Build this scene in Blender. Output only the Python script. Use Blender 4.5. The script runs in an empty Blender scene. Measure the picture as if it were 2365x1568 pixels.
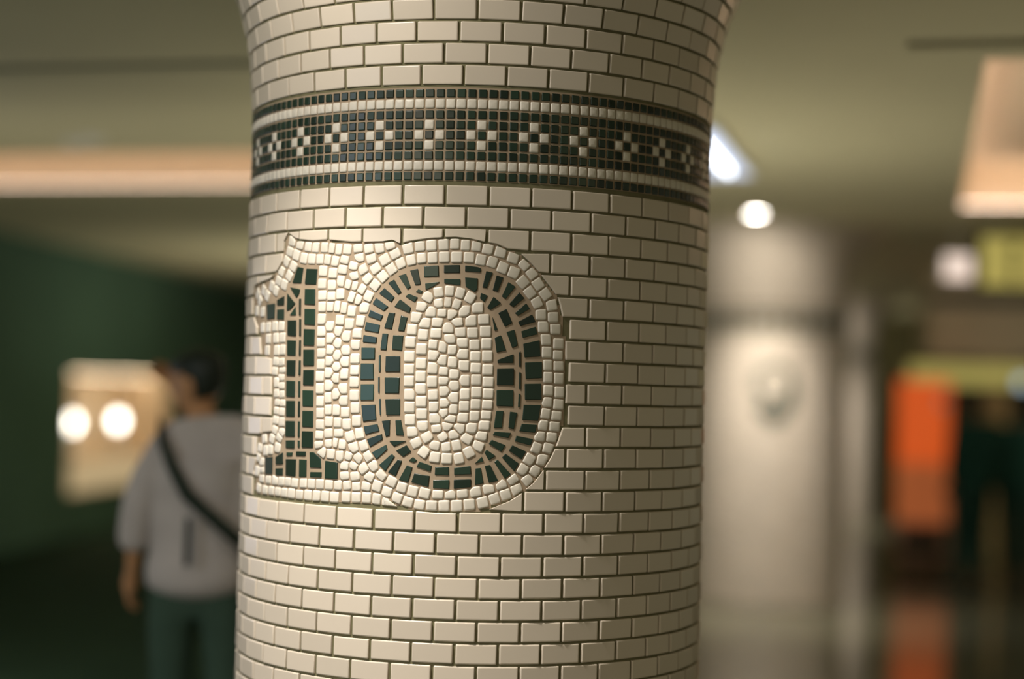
import bpy, bmesh, math, random
from mathutils import Vector, Matrix
random.seed(7)
PI = math.pi
scene = bpy.context.scene
C = scene.collection

# ------------------------------------------------------------------ camera, world, exposure
EYE = 1.6
F_PX = 3850.0
PITCH, ROLL = 0.0304, 0.0267
cam_data = bpy.data.cameras.new('camera')
cam = bpy.data.objects.new('camera', cam_data)
C.objects.link(cam)
_c, _s, _cp, _sp = math.cos(ROLL), math.sin(ROLL), math.cos(PITCH), math.sin(PITCH)
RIGHT = Vector((_c, -_sp * _s, _cp * _s))
UP = Vector((-_s, -_sp * _c, _cp * _c))
FWD = Vector((0, _cp, _sp))
m = Matrix.Identity(4)
for i in range(3):
    m[i][0], m[i][1], m[i][2] = RIGHT[i], UP[i], -FWD[i]
m[2][3] = EYE
cam.matrix_world = m
cam_data.sensor_fit = 'HORIZONTAL'
cam_data.sensor_width = 36.0
cam_data.lens = F_PX / 2365 * 36.0
cam_data.clip_end = 200
cam_data.dof.use_dof = True
cam_data.dof.focus_distance = 3.86
cam_data.dof.aperture_fstop = 0.60
scene.camera = cam

scene.view_settings.view_transform = 'Standard'
scene.view_settings.look = 'None'
scene.view_settings.gamma = 1.0
scene.view_settings.use_curve_mapping = False
scene.view_settings.exposure = 0.0

world = bpy.data.worlds.new('world')
scene.world = world
world.use_nodes = True
bg = world.node_tree.nodes['Background']
bg.inputs[0].default_value = (0.66, 0.62, 0.44, 1)
bg.inputs[1].default_value = 0.34


def at(x, y, depth):
    """world point seen at pixel (x, y) of the 2365x1568 frame, at distance Y = depth"""
    d = FWD * F_PX + RIGHT * (x - 1182.5) - UP * (y - 784)
    t = depth / d.y
    return Vector((d.x * t, depth, EYE + d.z * t))


def area(name, loc, target, size, size_y, power, col, spread=180):
    l = bpy.data.lights.new(name, 'AREA')
    l.shape = 'RECTANGLE'
    l.size, l.size_y = size, size_y
    l.energy = power
    l.color = col
    l.spread = math.radians(spread)
    o = bpy.data.objects.new(name, l)
    C.objects.link(o)
    o.location = loc
    o.rotation_euler = (Vector(target) - Vector(loc)).to_track_quat('-Z', 'Y').to_euler()
    return o


def spot(name, loc, target, power, col, deg, blend, rad=0.09):
    l = bpy.data.lights.new(name, 'SPOT')
    l.energy = power
    l.color = col
    l.spot_size = math.radians(deg)
    l.spot_blend = blend
    l.shadow_soft_size = rad
    o = bpy.data.objects.new(name, l)
    C.objects.link(o)
    o.location = loc
    o.rotation_euler = (Vector(target) - Vector(loc)).to_track_quat('-Z', 'Y').to_euler()
    return o


# the hall's own grid: q runs along the row of columns, p across it
def G(p, q, z=0.0):
    return Vector((0.97 * p + 0.243 * q, -0.243 * p + 0.97 * q, z))


CEIL = 2.91
COL1 = Vector((-0.0937, 4.4246, 0))
COL2 = Vector((2.07, 13.3, 0))
COL3 = Vector((4.23, 22.2, 0))
WARM = (1.0, 0.86, 0.70)
KEY = (1.0, 0.94, 0.86)
DOWNLIGHTS = [(-1.52, 2.95, 400, 74), (-1.22, 11.96, 470, 88), (-1.22, 20.9, 620, 90)]
for p_, q_, e_, d_ in DOWNLIGHTS:
    a_ = G(p_, q_, CEIL - 0.012)
    spot('downlight_lamp', a_, a_ + Vector((0.09, 0.35, -1.6)), e_, KEY, d_, 1.0)
    spot('downlight_spill', a_, a_ + Vector((0.0, 0.3, -1.0)), e_ * 0.13, KEY, 168, 0.5)
# added soft fill lights under the ceiling, unseen, behind and beside the camera
area('hall_fill_lamp', G(-4.6, 0.4, CEIL - 0.03), G(-4.6, 0.4, 0), 1.2, 2.4, 110, (0.86, 0.88, 1.0))
area('hall_fill_lamp', G(-2.4, -2.4, CEIL - 0.03), G(-2.4, -2.4, 0), 2.2, 2.2, 170, WARM)
area('hall_fill_lamp', G(3.4, 1.5, CEIL - 0.03), G(3.4, 1.5, 0), 0.5, 1.2, 8, (1.0, 0.9, 0.45))
# bluish lamps added on the left, out of view, for cool reflections in the glaze
area('glaze_reflection_lamp', (-4.5, 0.3, 1.75), (-0.33, 3.87, 1.75), 1.4, 1.15, 17, (0.55, 0.78, 1.0))
area('glaze_reflection_lamp', (-4.9, 8.0, 1.35), (-0.6, 4.2, 1.35), 0.8, 1.5, 12, (0.86, 0.84, 1.0))
# added fill lights low over the floor, hidden from view, brighten the ceiling
for x_, y_, w_ in ((2.4, 5.6, 5), (0.5, 8.6, 27), (-2.9, 8.2, 24), (-1.0, 17.0, 46), (3.4, 23.9, 30)):
    area('ceiling_fill_lamp', (x_, y_, 0.06), (x_, y_ + (2.6 if x_ < -2 else 0.0), 2), 1.0, 1.0, w_, (1.0, 0.93, 0.72), 140)
spot('fascia_fill_lamp', (5.4, 8.6, CEIL - 0.06), (5.9, 17.0, 2.1), 260, WARM, 46, 0.8)  # added spot, out of view, to brighten the beige fascia


# ------------------------------------------------------------------ materials
def mat(name, col, rough=0.6, spec=0.5, metal=0.0, noise=0.0, nscale=6.0, emit=None, estr=0.0, coat=0.0, bump=0.0):
    mt = bpy.data.materials.new(name)
    mt.use_nodes = True
    nt = mt.node_tree
    b = nt.nodes['Principled BSDF']
    b.inputs['Roughness'].default_value = rough
    b.inputs['Specular IOR Level'].default_value = spec
    b.inputs['Metallic'].default_value = metal
    b.inputs['Coat Weight'].default_value = coat
    b.inputs['Coat Roughness'].default_value = 0.12
    tc = nt.nodes.new('ShaderNodeTexCoord')
    n = nt.nodes.new('ShaderNodeTexNoise')
    n.inputs['Scale'].default_value = nscale
    n.inputs['Detail'].default_value = 4
    nt.links.new(tc.outputs['Object'], n.inputs['Vector'])
    r = nt.nodes.new('ShaderNodeValToRGB')
    k = noise
    r.color_ramp.elements[0].position = 0.3
    r.color_ramp.elements[1].position = 0.7
    r.color_ramp.elements[0].color = (col[0] * (1 - k), col[1] * (1 - k), col[2] * (1 - k), 1)
    r.color_ramp.elements[1].color = (min(1, col[0] * (1 + k)), min(1, col[1] * (1 + k)), min(1, col[2] * (1 + k)), 1)
    nt.links.new(n.outputs['Fac'], r.inputs['Fac'])
    nt.links.new(r.outputs['Color'], b.inputs['Base Color'])
    if bump:
        bp = nt.nodes.new('ShaderNodeBump')
        bp.inputs['Strength'].default_value = bump
        bp.inputs['Distance'].default_value = 0.01
        nt.links.new(n.outputs['Fac'], bp.inputs['Height'])
        nt.links.new(bp.outputs['Normal'], b.inputs['Normal'])
    if emit:
        b.inputs['Emission Color'].default_value = (*emit, 1)
        b.inputs['Emission Strength'].default_value = estr
    return mt


def tile_mat(name, col, var, rough, spec=0.5):
    """glazed tile: every tile carries its own tone in the face attribute 'tone'"""
    mt = bpy.data.materials.new(name)
    mt.use_nodes = True
    nt = mt.node_tree
    b = nt.nodes['Principled BSDF']
    at_ = nt.nodes.new('ShaderNodeAttribute')
    at_.attribute_name = 'tone'
    tc = nt.nodes.new('ShaderNodeTexCoord')
    n = nt.nodes.new('ShaderNodeTexNoise')
    n.inputs['Scale'].default_value = 55
    n.inputs['Detail'].default_value = 3
    nt.links.new(tc.outputs['Object'], n.inputs['Vector'])
    mx = nt.nodes.new('ShaderNodeMix')
    mx.data_type = 'RGBA'
    mx.inputs[6].default_value = (col[0] * (1 - var), col[1] * (1 - var), col[2] * (1 - var), 1)
    mx.inputs[7].default_value = (min(1, col[0] * (1 + var)), min(1, col[1] * (1 + var)), min(1, col[2] * (1 + var)), 1)
    nt.links.new(at_.outputs['Fac'], mx.inputs[0])
    nt.links.new(mx.outputs[2], b.inputs['Base Color'])
    b.inputs['Roughness'].default_value = rough
    b.inputs['Specular IOR Level'].default_value = spec
    bp = nt.nodes.new('ShaderNodeBump')
    bp.inputs['Strength'].default_value = 0.04
    bp.inputs['Distance'].default_value = 0.002
    nt.links.new(n.outputs['Fac'], bp.inputs['Height'])
    nt.links.new(bp.outputs['Normal'], b.inputs['Normal'])
    return mt


M = {
    'brick': tile_mat('cream_glazed_tile', (0.65, 0.56, 0.45), 0.06, 0.27),
    'white': tile_mat('ivory_tessera', (0.68, 0.62, 0.52), 0.05, 0.3),
    'dark': tile_mat('bottle_green_tessera', (0.012, 0.028, 0.017), 0.4, 0.27, 0.5),
    'grout': mat('olive_grout', (0.17, 0.155, 0.085), 0.95, 0.1, noise=0.12, nscale=40),
    'sand': mat('sandy_grout', (0.35, 0.265, 0.18), 0.95, 0.1, noise=0.08, nscale=40),
    'ceiling': mat('olive_beige_ceiling', (0.66, 0.61, 0.41), 0.9, 0.2, noise=0.03, nscale=1.2),
    'recess': mat('recess_plaster', (0.78, 0.66, 0.50), 0.9, 0.2, noise=0.02),
    'slot': mat('dark_slot', (0.05, 0.07, 0.045), 0.7, noise=0.1),
    'floor': mat('olive_stone_floor', (0.10, 0.095, 0.06), 0.13, 0.5, noise=0.18, nscale=1.5),
    'darkwall': mat('dark_green_wall', (0.12, 0.215, 0.16), 0.9, 0.2, noise=0.12, nscale=1.0),
    'farwall': mat('olive_far_wall', (0.22, 0.20, 0.11), 0.85, 0.2, noise=0.08),
    'fascia': mat('beige_fascia', (0.66, 0.57, 0.38), 0.7, noise=0.05),
    'yellow': mat('yellow_panel', (0.55, 0.46, 0.10), 0.5, noise=0.04, emit=(0.50, 0.42, 0.09), estr=0.35),
    'black': mat('near_black', (0.012, 0.028, 0.02), 0.6, noise=0.1),
    'chrome': mat('white_metal_trim', (0.7, 0.68, 0.6), 0.4, metal=0.2),
}


def emitter(name, col, strength):
    return mat(name, (0.3 * col[0], 0.3 * col[1], 0.3 * col[2]), 0.5, emit=col, estr=strength)


# ------------------------------------------------------------------ object helpers
def link(name, me, mt=None, parent=None):
    o = bpy.data.objects.new(name, me)
    C.objects.link(o)
    if mt:
        me.materials.append(mt)
    if parent:
        o.parent = parent
    return o


def tag(o, label=None, cat=None, group=None, kind=None):
    if label: o['label'] = label
    if cat: o['category'] = cat
    if group: o['group'] = group
    if kind: o['kind'] = kind
    return o


def empty(name, loc=(0, 0, 0), rz=0.0):
    o = bpy.data.objects.new(name, None)
    o.empty_display_size = 0.1
    C.objects.link(o)
    o.location = loc
    o.rotation_euler = (0, 0, rz)
    return o


def from_bm(name, bm, mt, parent=None, smooth=False):
    bmesh.ops.recalc_face_normals(bm, faces=bm.faces)
    me = bpy.data.meshes.new(name)
    bm.to_mesh(me)
    bm.free()
    if smooth:
        for p in me.polygons: p.use_smooth = True
    return link(name, me, mt, parent)


def bx(bm, lo, hi, bev=0.0, mtx=None):
    vs = [Vector((x, y, z)) for z in (lo[2], hi[2]) for y in (lo[1], hi[1]) for x in (lo[0], hi[0])]
    if mtx: vs = [mtx @ v for v in vs]
    v = [bm.verts.new(p) for p in vs]
    fs = [bm.faces.new([v[i] for i in f]) for f in
          ((0, 2, 3, 1), (4, 5, 7, 6), (0, 1, 5, 4), (2, 6, 7, 3), (0, 4, 6, 2), (1, 3, 7, 5))]
    if bev:
        es = list({e for f in fs for e in f.edges})
        bmesh.ops.bevel(bm, geom=es, offset=bev, segments=2, affect='EDGES', profile=0.5)


def lathe(bm, prof, n=48, cx=0.0, cy=0.0):
    rings = []
    for r, z in prof:
        rings.append([bm.verts.new((cx + r * math.cos(2 * PI * k / n), cy + r * math.sin(2 * PI * k / n), z)) for k in range(n)])
    for a, b in zip(rings, rings[1:]):
        for k in range(n):
            bm.faces.new((a[k], a[(k + 1) % n], b[(k + 1) % n], b[k]))
    return rings


# ------------------------------------------------------------------ the tiled column
R0 = 604.8                                    # shaft radius, millimetres
ROW = 49.956
DTH = 2 * PI / 38
TH0 = -0.11453
Z0 = -279.64                                 # course line under the number, below the eye
PROF = [(-1700, 604.8), (600, 604.8), (720, 607.5), (790, 612.5), (850, 617), (900, 626), (950, 638), (992, 651),
        (1030, 667), (1080, 692), (1130, 726), (1180, 765), (1220, 806), (1255, 852), (1285, 905), (1310, 960)]


def surf(arc):
    """arc length above z=600 along the profile -> (radius, z, slope vector)"""
    if arc <= 0:
        return R0, 600 + arc, (0.0, 1.0)
    a = arc
    for (z0, r0), (z1, r1) in zip(PROF[1:], PROF[2:]):
        L = math.hypot(z1 - z0, r1 - r0)
        if a <= L or z1 == 1310:
            t = a / L
            return r0 + (r1 - r0) * t, z0 + (z1 - z0) * t, ((r1 - r0) / L, (z1 - z0) / L)
        a -= L


class Tiles:
    def __init__(self):
        self.v, self.f, self.tone, self.sm = [], [], [], []

    def add(self, poly, lift, bevel, rnd, tilt=0.0, depth=6.0, bulge=0.0, radius=R0, arcz=None, wob=0.0):
        """poly: convex outline in (arc x, z) millimetres on the shaft; arcz: arc length centre for flared rows"""
        n = len(poly)
        A2 = sum(poly[i - 1][0] * poly[i][1] - poly[i][0] * poly[i - 1][1] for i in range(n))
        cx = sum((poly[i - 1][0] + poly[i][0]) * (poly[i - 1][0] * poly[i][1] - poly[i][0] * poly[i - 1][1]) for i in range(n)) / (3 * A2)
        cz = sum((poly[i - 1][1] + poly[i][1]) * (poly[i - 1][0] * poly[i][1] - poly[i][0] * poly[i - 1][1]) for i in range(n)) / (3 * A2)
        if arcz is None:
            r, z, (sr, sz) = radius, cz, (0.0, 1.0)
        else:
            r, z, (sr, sz) = surf(arcz)
        th = cx / r
        T = Vector((math.cos(th), math.sin(th), 0))
        RAD = Vector((math.sin(th), -math.cos(th), 0))
        U = RAD * sr + Vector((0, 0, sz))
        N = RAD * sz - Vector((0, 0, sr))
        a, b = random.gauss(0, tilt), random.gauss(0, tilt)
        N2 = (N + T * a + U * b).normalized()
        T2 = (T - N2 * T.dot(N2)).normalized()
        U2 = N2.cross(T2)
        if U2.dot(U) < 0: U2 = -U2
        P0 = RAD * r + Vector((0, 0, z)) + N * lift + U * random.uniform(-wob, wob)
        loc = [(p[0] - cx, p[1] - cz) for p in poly]
        # round the corners
        pts = []
        for i in range(n):
            x0, y0 = loc[i - 1]; x1, y1 = loc[i]; x2, y2 = loc[(i + 1) % n]
            d0 = math.hypot(x0 - x1, y0 - y1) or 1e-6
            d2 = math.hypot(x2 - x1, y2 - y1) or 1e-6
            k0, k2 = min(rnd, d0 * .38), min(rnd, d2 * .38)
            A = (x1 + (x0 - x1) / d0 * k0, y1 + (y0 - y1) / d0 * k0)
            B = (x1 + (x2 - x1) / d2 * k2, y1 + (y2 - y1) / d2 * k2)
            mid = ((A[0] + B[0]) * .2 + x1 * .6, (A[1] + B[1]) * .2 + y1 * .6)
            pts += [A, mid, B]
        k = len(pts)
        inr = 1e9
        for i in range(n):
            x1, y1 = loc[i]; x2, y2 = loc[(i + 1) % n]
            L = math.hypot(x2 - x1, y2 - y1)
            if L > 0.5: inr = min(inr, abs(x1 * (y2 - y1) - y1 * (x2 - x1)) / L)
        bevel = min(bevel, inr * 0.30)
        base = len(self.v)

        def ring(ins, h):
            for (x, y) in pts:
                d = math.hypot(x, y) or 1
                # inset measured along each axis so long tiles keep even margins
                fx = ins / max(inr, 1e-3)
                ex = max(abs(q[0]) for q in loc); ez = max(abs(q[1]) for q in loc)
                X = x * (1 - min(.9, ins / ex)); Y = y * (1 - min(.9, ins / ez))
                p = P0 + T2 * X + U2 * Y + N2 * h
                self.v.append((p.x / 1000, p.y / 1000, p.z / 1000))
        ring(0, -depth); ring(0, -bevel * .75); ring(bevel * .35, -bevel * .22); ring(bevel, 0.0); ring(bevel * 1.5, 0.0)
        rings = 5
        if bulge:
            ring(max(inr * .6, bevel * 1.9), bulge); rings = 6
        tone = random.random()
        for j in range(rings - 1):
            for i in range(k):
                a0 = base + j * k + i; a1 = base + j * k + (i + 1) % k
                self.f.append((a0, a1, a1 + k, a0 + k)); self.tone.append(tone); self.sm.append(j > 0)
        self.f.append(tuple(base + (rings - 1) * k + i for i in range(k))); self.tone.append(tone); self.sm.append(True)

    def mesh(self, name):
        me = bpy.data.meshes.new(name)
        me.from_pydata(self.v, [], self.f)
        at_ = me.attributes.new('tone', 'FLOAT', 'FACE')
        at_.data.foreach_set('value', self.tone)
        me.polygons.foreach_set('use_smooth', self.sm)
        bm = bmesh.new(); bm.from_mesh(me)
        bmesh.ops.recalc_face_normals(bm, faces=bm.faces)
        bm.to_mesh(me); bm.free()
        me.update()
        return me


def parse(s):
    return [(float(a.split(',')[0]) / 2, float(a.split(',')[1]) / 2) for a in s.split()]


WEDGES = """-396,-505 -392,-546 -324,-549"""
ONE_TILES = """-880,554 -805,550 -811,476 -889,480|-889,457 -816,455 -815,380 -888,383|-886,362 -812,360 -812,283 -884,287|-887,266 -812,264 -812,186 -885,188|-886,167 -811,168 -809,91 -882,92|-881,70 -808,71 -807,-2 -880,-2|-947,565 -904,558 -917,485 -984,489|-1002,468 -924,456 -930,434 -950,414|-1027,439 -958,388 -993,362 -1024,354|-956,373 -950,332 -999,332|-1118,409 -1053,427 -1052,382 -1117,383|-1115,363 -1051,364 -1050,311 -1117,314|-1231,391 -1141,393 -1141,320 -1219,317|-1018,308 -947,308 -945,231 -1014,236|-1015,213 -944,211 -944,137 -1011,138|-1013,116 -943,116 -943,40 -1011,41|-930,411 -915,411 -913,329 -925,329|-924,314 -910,313 -907,231 -920,231|-920,213 -906,213 -904,137 -918,137|-918,116 -903,116 -901,45 -916,45|-882,-26 -808,-26 -807,-103 -880,-103|-879,-124 -805,-123 -803,-201 -877,-201|-877,-221 -802,-220 -800,-298 -876,-299|-1012,18 -942,17 -941,-61 -1010,-60|-1009,-79 -938,-78 -937,-154 -1006,-155|-1007,-176 -934,-175 -932,-250 -1005,-251|-1002,-270 -931,-267 -931,-305 -1000,-307|-916,17 -902,17 -900,-60 -914,-60|-913,-79 -899,-79 -897,-153 -911,-153|-910,-175 -896,-175 -894,-251 -907,-251|-907,-267 -893,-267 -891,-300 -905,-301|-1085,-354 -1023,-328 -1020,-385 -1083,-389|-1082,-408 -1019,-404 -1019,-439 -1081,-441|-1193,-361 -1117,-355 -1116,-440 -1190,-442|-991,-327 -944,-325 -946,-343 -991,-344|-916,-319 -847,-317 -848,-338 -917,-340|-994,-359 -916,-357 -917,-440 -993,-439|-892,-356 -840,-356 -839,-436 -890,-439|-820,-319 -793,-318 -747,-345 -742,-390 -815,-390|-812,-412 -739,-409 -739,-435 -813,-436|-720,-354 -645,-360 -643,-436 -719,-437"""
ZERO_TILES = """-229,560 -161,565 -158,514 -226,510|-135,566 -62,569 -61,532 -134,530|-37,567 22,561 36,555 34,537 -37,540|61,544 91,538 65,465 45,468|109,525 141,517 116,450 93,456|165,497 198,476 153,417 136,430|217,451 241,425 191,381 171,395|251,402 268,378 213,342 199,355|280,351 297,318 226,296 216,315|298,295 308,261 239,242 231,272|242,215 319,234 325,159 250,152|253,129 333,134 335,59 258,54|-465,107 -460,32 -532,30 -532,106|-459,180 -458,126 -529,124 -530,180|-451,229 -453,201 -524,205 -521,239|-437,286 -443,249 -516,260 -510,300|-422,330 -433,305 -499,327 -488,356|-398,371 -418,351 -478,385 -460,412|-367,415 -383,392 -444,433 -420,458|-334,438 -350,428 -401,481 -372,497|-289,462 -305,451 -350,514 -315,525|-242,476 -268,472 -295,539 -258,548|-221,481 -154,489 -186,465 -218,450|-132,503 -58,504 -57,475 -131,482|-36,512 23,509 22,459 11,445 -32,469|39,443 71,431 56,401 35,418|98,427 133,398 84,365 70,376|159,372 188,309 154,290 121,353|94,334 121,275 107,270|137,251 162,181 119,171 108,239|198,278 216,206 191,193 162,267|197,166 198,125 125,123 124,137|123,97 201,100 202,23 124,21|223,176 231,179 234,108 226,108|226,83 235,83 236,6 228,6|-429,147 -427,69 -436,69 -438,144|-332,144 -330,71 -403,69 -403,142|-369,240 -319,239 -323,169 -373,173|-423,247 -394,246 -401,169 -431,172|-333,332 -301,322 -316,258 -345,261|-392,344 -362,342 -377,266 -414,273|-340,406 -286,368 -292,343 -366,372|-297,432 -255,416 -268,393 -314,420|-252,454 -232,444 -238,433 -264,441|254,31 331,34 336,-40 257,-42|252,-65 333,-65 322,-138 247,-135|245,-153 317,-156 309,-193 234,-187|221,-208 300,-222 289,-252 214,-233|203,-252 269,-280 249,-316 188,-277|172,-291 236,-335 216,-371 157,-309|137,-319 200,-385 173,-407 121,-330|103,-344 142,-416 99,-427 78,-349|61,-359 74,-428 36,-438 36,-362|17,-412 17,-448 -61,-458 -62,-416|-83,-417 -84,-460 -157,-458 -158,-421|-175,-402 -180,-454 -260,-434 -247,-393|-257,-366 -276,-435 -320,-425 -283,-356|-308,-338 -337,-410 -375,-393 -327,-332|-344,-319 -389,-389 -420,-361 -359,-308|-388,-266 -381,-287 -435,-336 -459,-305|-411,-218 -406,-242 -470,-281 -487,-245|-435,-173 -424,-204 -495,-224 -506,-186|-449,-83 -441,-154 -510,-164 -522,-88|-459,11 -458,-63 -527,-66 -529,9|123,-1 201,1 202,-75 125,-74|124,-96 158,-96 153,-173 115,-174|188,-98 222,-102 208,-179 183,-173|120,-192 195,-195 184,-220 111,-208|107,-229 171,-252 154,-284 94,-247|85,-275 127,-303 96,-324 75,-288|64,-307 73,-329 33,-339|13,-351 16,-389 -61,-394 -62,-362|-87,-358 -86,-397 -151,-396 -150,-362|-167,-356 -171,-383 -237,-363 -225,-338|-256,-318 -236,-334 -251,-345 -275,-335|-288,-265 -266,-294 -303,-320 -338,-292|-291,-245 -348,-274 -373,-248|-318,-150 -302,-222 -340,-219 -346,-153|-372,-152 -372,-225 -391,-230 -413,-158|-326,-53 -324,-128 -392,-130 -399,-57|-331,45 -332,-28 -402,-30 -405,43|-422,-55 -418,-130 -424,-131 -431,-58|-431,47 -429,-30 -436,-28 -438,43|227,-15 235,-15 233,-76 225,-77"""
WHITE_CENTRES = """-563,75 -565,126 -565,195 -556,244 -539,304 -521,366 -503,419 -469,472 -431,511 -386,546 -344,573 -290,589 -243,599 -189,600 -136,603 -77,604 -18,605 35,595 89,586 136,562 189,541 234,498 268,453 304,407 323,353 336,296 350,237 358,180 360,119 -511,502 -469,548 -422,589 -371,617 -308,640 -249,651 -198,657 -138,660 -86,666 -38,659 12,659 65,646 125,632 185,610 241,580 275,543 305,491 341,447 374,398 383,341 396,289 413,219 410,166 416,121 -207,417 -155,439 -107,446 -56,438 -13,421 27,372 56,323 66,267 70,210 76,154 80,90 -234,376 -259,323 -276,268 -284,209 -286,143 -287,83 -151,391 -112,396 -73,388 -34,357 -3,313 5,258 18,204 24,150 25,98 -189,349 -216,299 -226,246 -229,178 -229,112 -136,346 -93,342 -67,309 -107,278 -158,304 -163,252 -171,200 -172,152 -173,91 -49,259 -39,212 -37,160 -29,108 -98,226 -132,191 -86,181 -86,120 -128,128 -122,76 -564,19 -562,-43 -557,-102 -547,-162 -527,-219 -501,-275 -479,-322 -447,-367 -405,-404 -355,-433 -304,-461 -254,-477 -195,-481 -133,-482 -76,-478 -22,-474 39,-468 99,-453 156,-431 208,-408 255,-362 284,-316 318,-261 333,-210 344,-158 356,-103 362,-51 370,2 366,64 -580,-237 -559,-286 -533,-338 -503,-380 -470,-422 -429,-459 -378,-487 -327,-509 -274,-527 -219,-539 -161,-541 -104,-537 -45,-535 13,-527 74,-516 128,-497 177,-478 230,-455 282,-411 314,-370 348,-317 375,-260 391,-214 404,-161 412,-113 421,-61 422,-3 417,60 -285,30 -281,-33 -279,-90 -275,-149 -262,-205 -242,-254 -206,-292 -152,-315 -97,-320 -40,-318 4,-290 47,-257 59,-216 71,-164 77,-116 82,-71 85,-19 84,35 -230,52 -228,-5 -224,-63 -220,-120 -214,-177 -191,-226 -153,-261 -101,-266 -55,-258 -9,-229 13,-181 27,-122 30,-70 31,-14 27,43 -173,29 -167,-32 -161,-84 -157,-141 -146,-188 -120,-221 -68,-206 -44,-183 -27,-131 -24,-81 -23,-24 -23,39 -123,37 -119,-11 -117,-72 -114,-108 -76,65 -74,15 -73,-41 -76,-96 -86,-141 -99,-171 -768,540 -772,478 -769,424 -767,371 -768,311 -768,253 -769,200 -764,153 -765,98 -769,42 -706,530 -710,470 -710,419 -717,373 -716,277 -709,222 -706,165 -713,116 -711,59 -648,549 -654,489 -660,430 -672,372 -636,364 -656,306 -665,256 -668,198 -669,143 -670,86 -671,37 -613,478 -574,471 -540,451 -585,414 -561,407 -593,350 -601,289 -618,232 -618,166 -622,113 -625,56 -587,561 -535,541 -581,513 -639,588 -492,595 -558,603 -998,689 -934,673 -871,659 -825,653 -760,649 -716,645 -677,640 -627,637 -564,638 -506,639 -450,645 -398,656 -1016,640 -961,622 -903,604 -846,600 -789,598 -741,595 -697,585 -1042,596 -984,566 -1013,526 -1056,482 -1086,547 -1110,502 -1177,477 -1279,462 -1136,457 -1228,433 -1363,447 -1329,413 -1370,363 -1283,355 -1070,280 -1134,280 -1205,277 -1276,276 -1058,225 -1120,223 -1201,219 -1055,166 -1107,163 -1208,164 -1059,100 -1113,104 -1120,67 -1049,68 -1056,33 -1053,-8 -1098,6 -1094,-49 -1051,-48 -1083,-90 -1040,-93 -1046,-130 -1090,-127 -1043,-184 -1096,-177 -1040,-234 -1102,-223 -1056,-257 -1127,-265 -1209,-268 -1070,-308 -1143,-320 -1263,-321 -1193,-327 -1233,-389 -1272,-363 -1292,-433 -1231,-425 -766,-16 -761,-78 -759,-131 -759,-188 -760,-237 -762,-281 -711,-1 -712,-59 -707,-116 -702,-169 -705,-230 -698,-270 -668,-40 -665,-115 -654,-176 -644,-224 -662,-264 -626,-271 -628,-15 -623,-70 -610,-124 -601,-179 -739,-316 -688,-320 -632,-331 -587,-327 -602,-371 -555,-369 -602,-421 -546,-421 -1153,-462 -1087,-463 -1028,-464 -973,-463 -922,-467 -857,-465 -803,-467 -748,-466 -693,-465 -638,-462 -588,-460 -539,-464 -484,-459 -1228,-462 -1120,-524 -1184,-524 -1057,-525 -1000,-525 -944,-522 -884,-527 -822,-521 -767,-522 -714,-521 -658,-523 -591,-517 -537,-516 -478,-515 -429,-519 -379,-534 -1259,-519"""
FIELD_OUTLINE = """-1024,731 -980,704 -935,691 -839,680 -741,682 -602,667 -525,668 -436,669 -384,677 -345,659 -300,671 -248,679 -201,686 -86,693 -18,687 51,673 105,666 166,641 217,625 269,581 313,537 337,506 372,467 402,427 419,368 430,318 442,245 444,163 449,94 451,-3 449,-94 441,-158 425,-204 407,-255 384,-305 342,-374 306,-420 260,-461 196,-503 102,-543 39,-558 -51,-565 -142,-565 -221,-562 -306,-545 -360,-524 -360,-551 -436,-548 -627,-551 -763,-551 -918,-549 -1056,-545 -1269,-543 -1325,-524 -1315,-481 -1327,-435 -1303,-387 -1299,-355 -1303,-308 -1301,-262 -1233,-246 -1129,-237 -1125,-150 -1141,-55 -1145,10 -1149,67 -1153,127 -1277,141 -1298,230 -1330,272 -1401,326 -1426,374 -1453,422 -1421,487 -1179,514 -1132,544 -1071,592 -1065,638 -1060,692"""


ONE = [parse(a) for a in ONE_TILES.split('|')]
ZERO = [parse(a) for a in ZERO_TILES.split('|')]
SEEDS = parse(WHITE_CENTRES)
FIELD = parse(FIELD_OUTLINE)


def inside(pt, poly):
    x, y = pt; r = False
    for i in range(len(poly)):
        x1, y1 = poly[i - 1]; x2, y2 = poly[i]
        if (y1 > y) != (y2 > y) and x < (x2 - x1) * (y - y1) / (y2 - y1) + x1:
            r = not r
    return r


def clip(poly, q, n):
    """keep the side of the line through q where (x - q).n >= 0"""
    out = []
    m_ = len(poly)
    for i in range(m_):
        a, b = poly[i], poly[(i + 1) % m_]
        da = (a[0] - q[0]) * n[0] + (a[1] - q[1]) * n[1]
        db = (b[0] - q[0]) * n[0] + (b[1] - q[1]) * n[1]
        if da >= 0: out.append(a)
        if (da >= 0) != (db >= 0):
            t = da / (da - db)
            out.append((a[0] + (b[0] - a[0]) * t, a[1] + (b[1] - a[1]) * t))
    return out


def near_seg(p, a, b):
    dx, dy = b[0] - a[0], b[1] - a[1]
    L = dx * dx + dy * dy
    t = 0 if L == 0 else max(0, min(1, ((p[0] - a[0]) * dx + (p[1] - a[1]) * dy) / L))
    q = (a[0] + dx * t, a[1] + dy * t)
    return q, math.hypot(p[0] - q[0], p[1] - q[1])


def tidy(poly, mn=1.2):
    out = []
    for p in poly:
        if not out or math.hypot(p[0] - out[-1][0], p[1] - out[-1][1]) > mn: out.append(p)
    while len(out) > 2 and math.hypot(out[0][0] - out[-1][0], out[0][1] - out[-1][1]) <= mn: out.pop()
    return out


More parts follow.
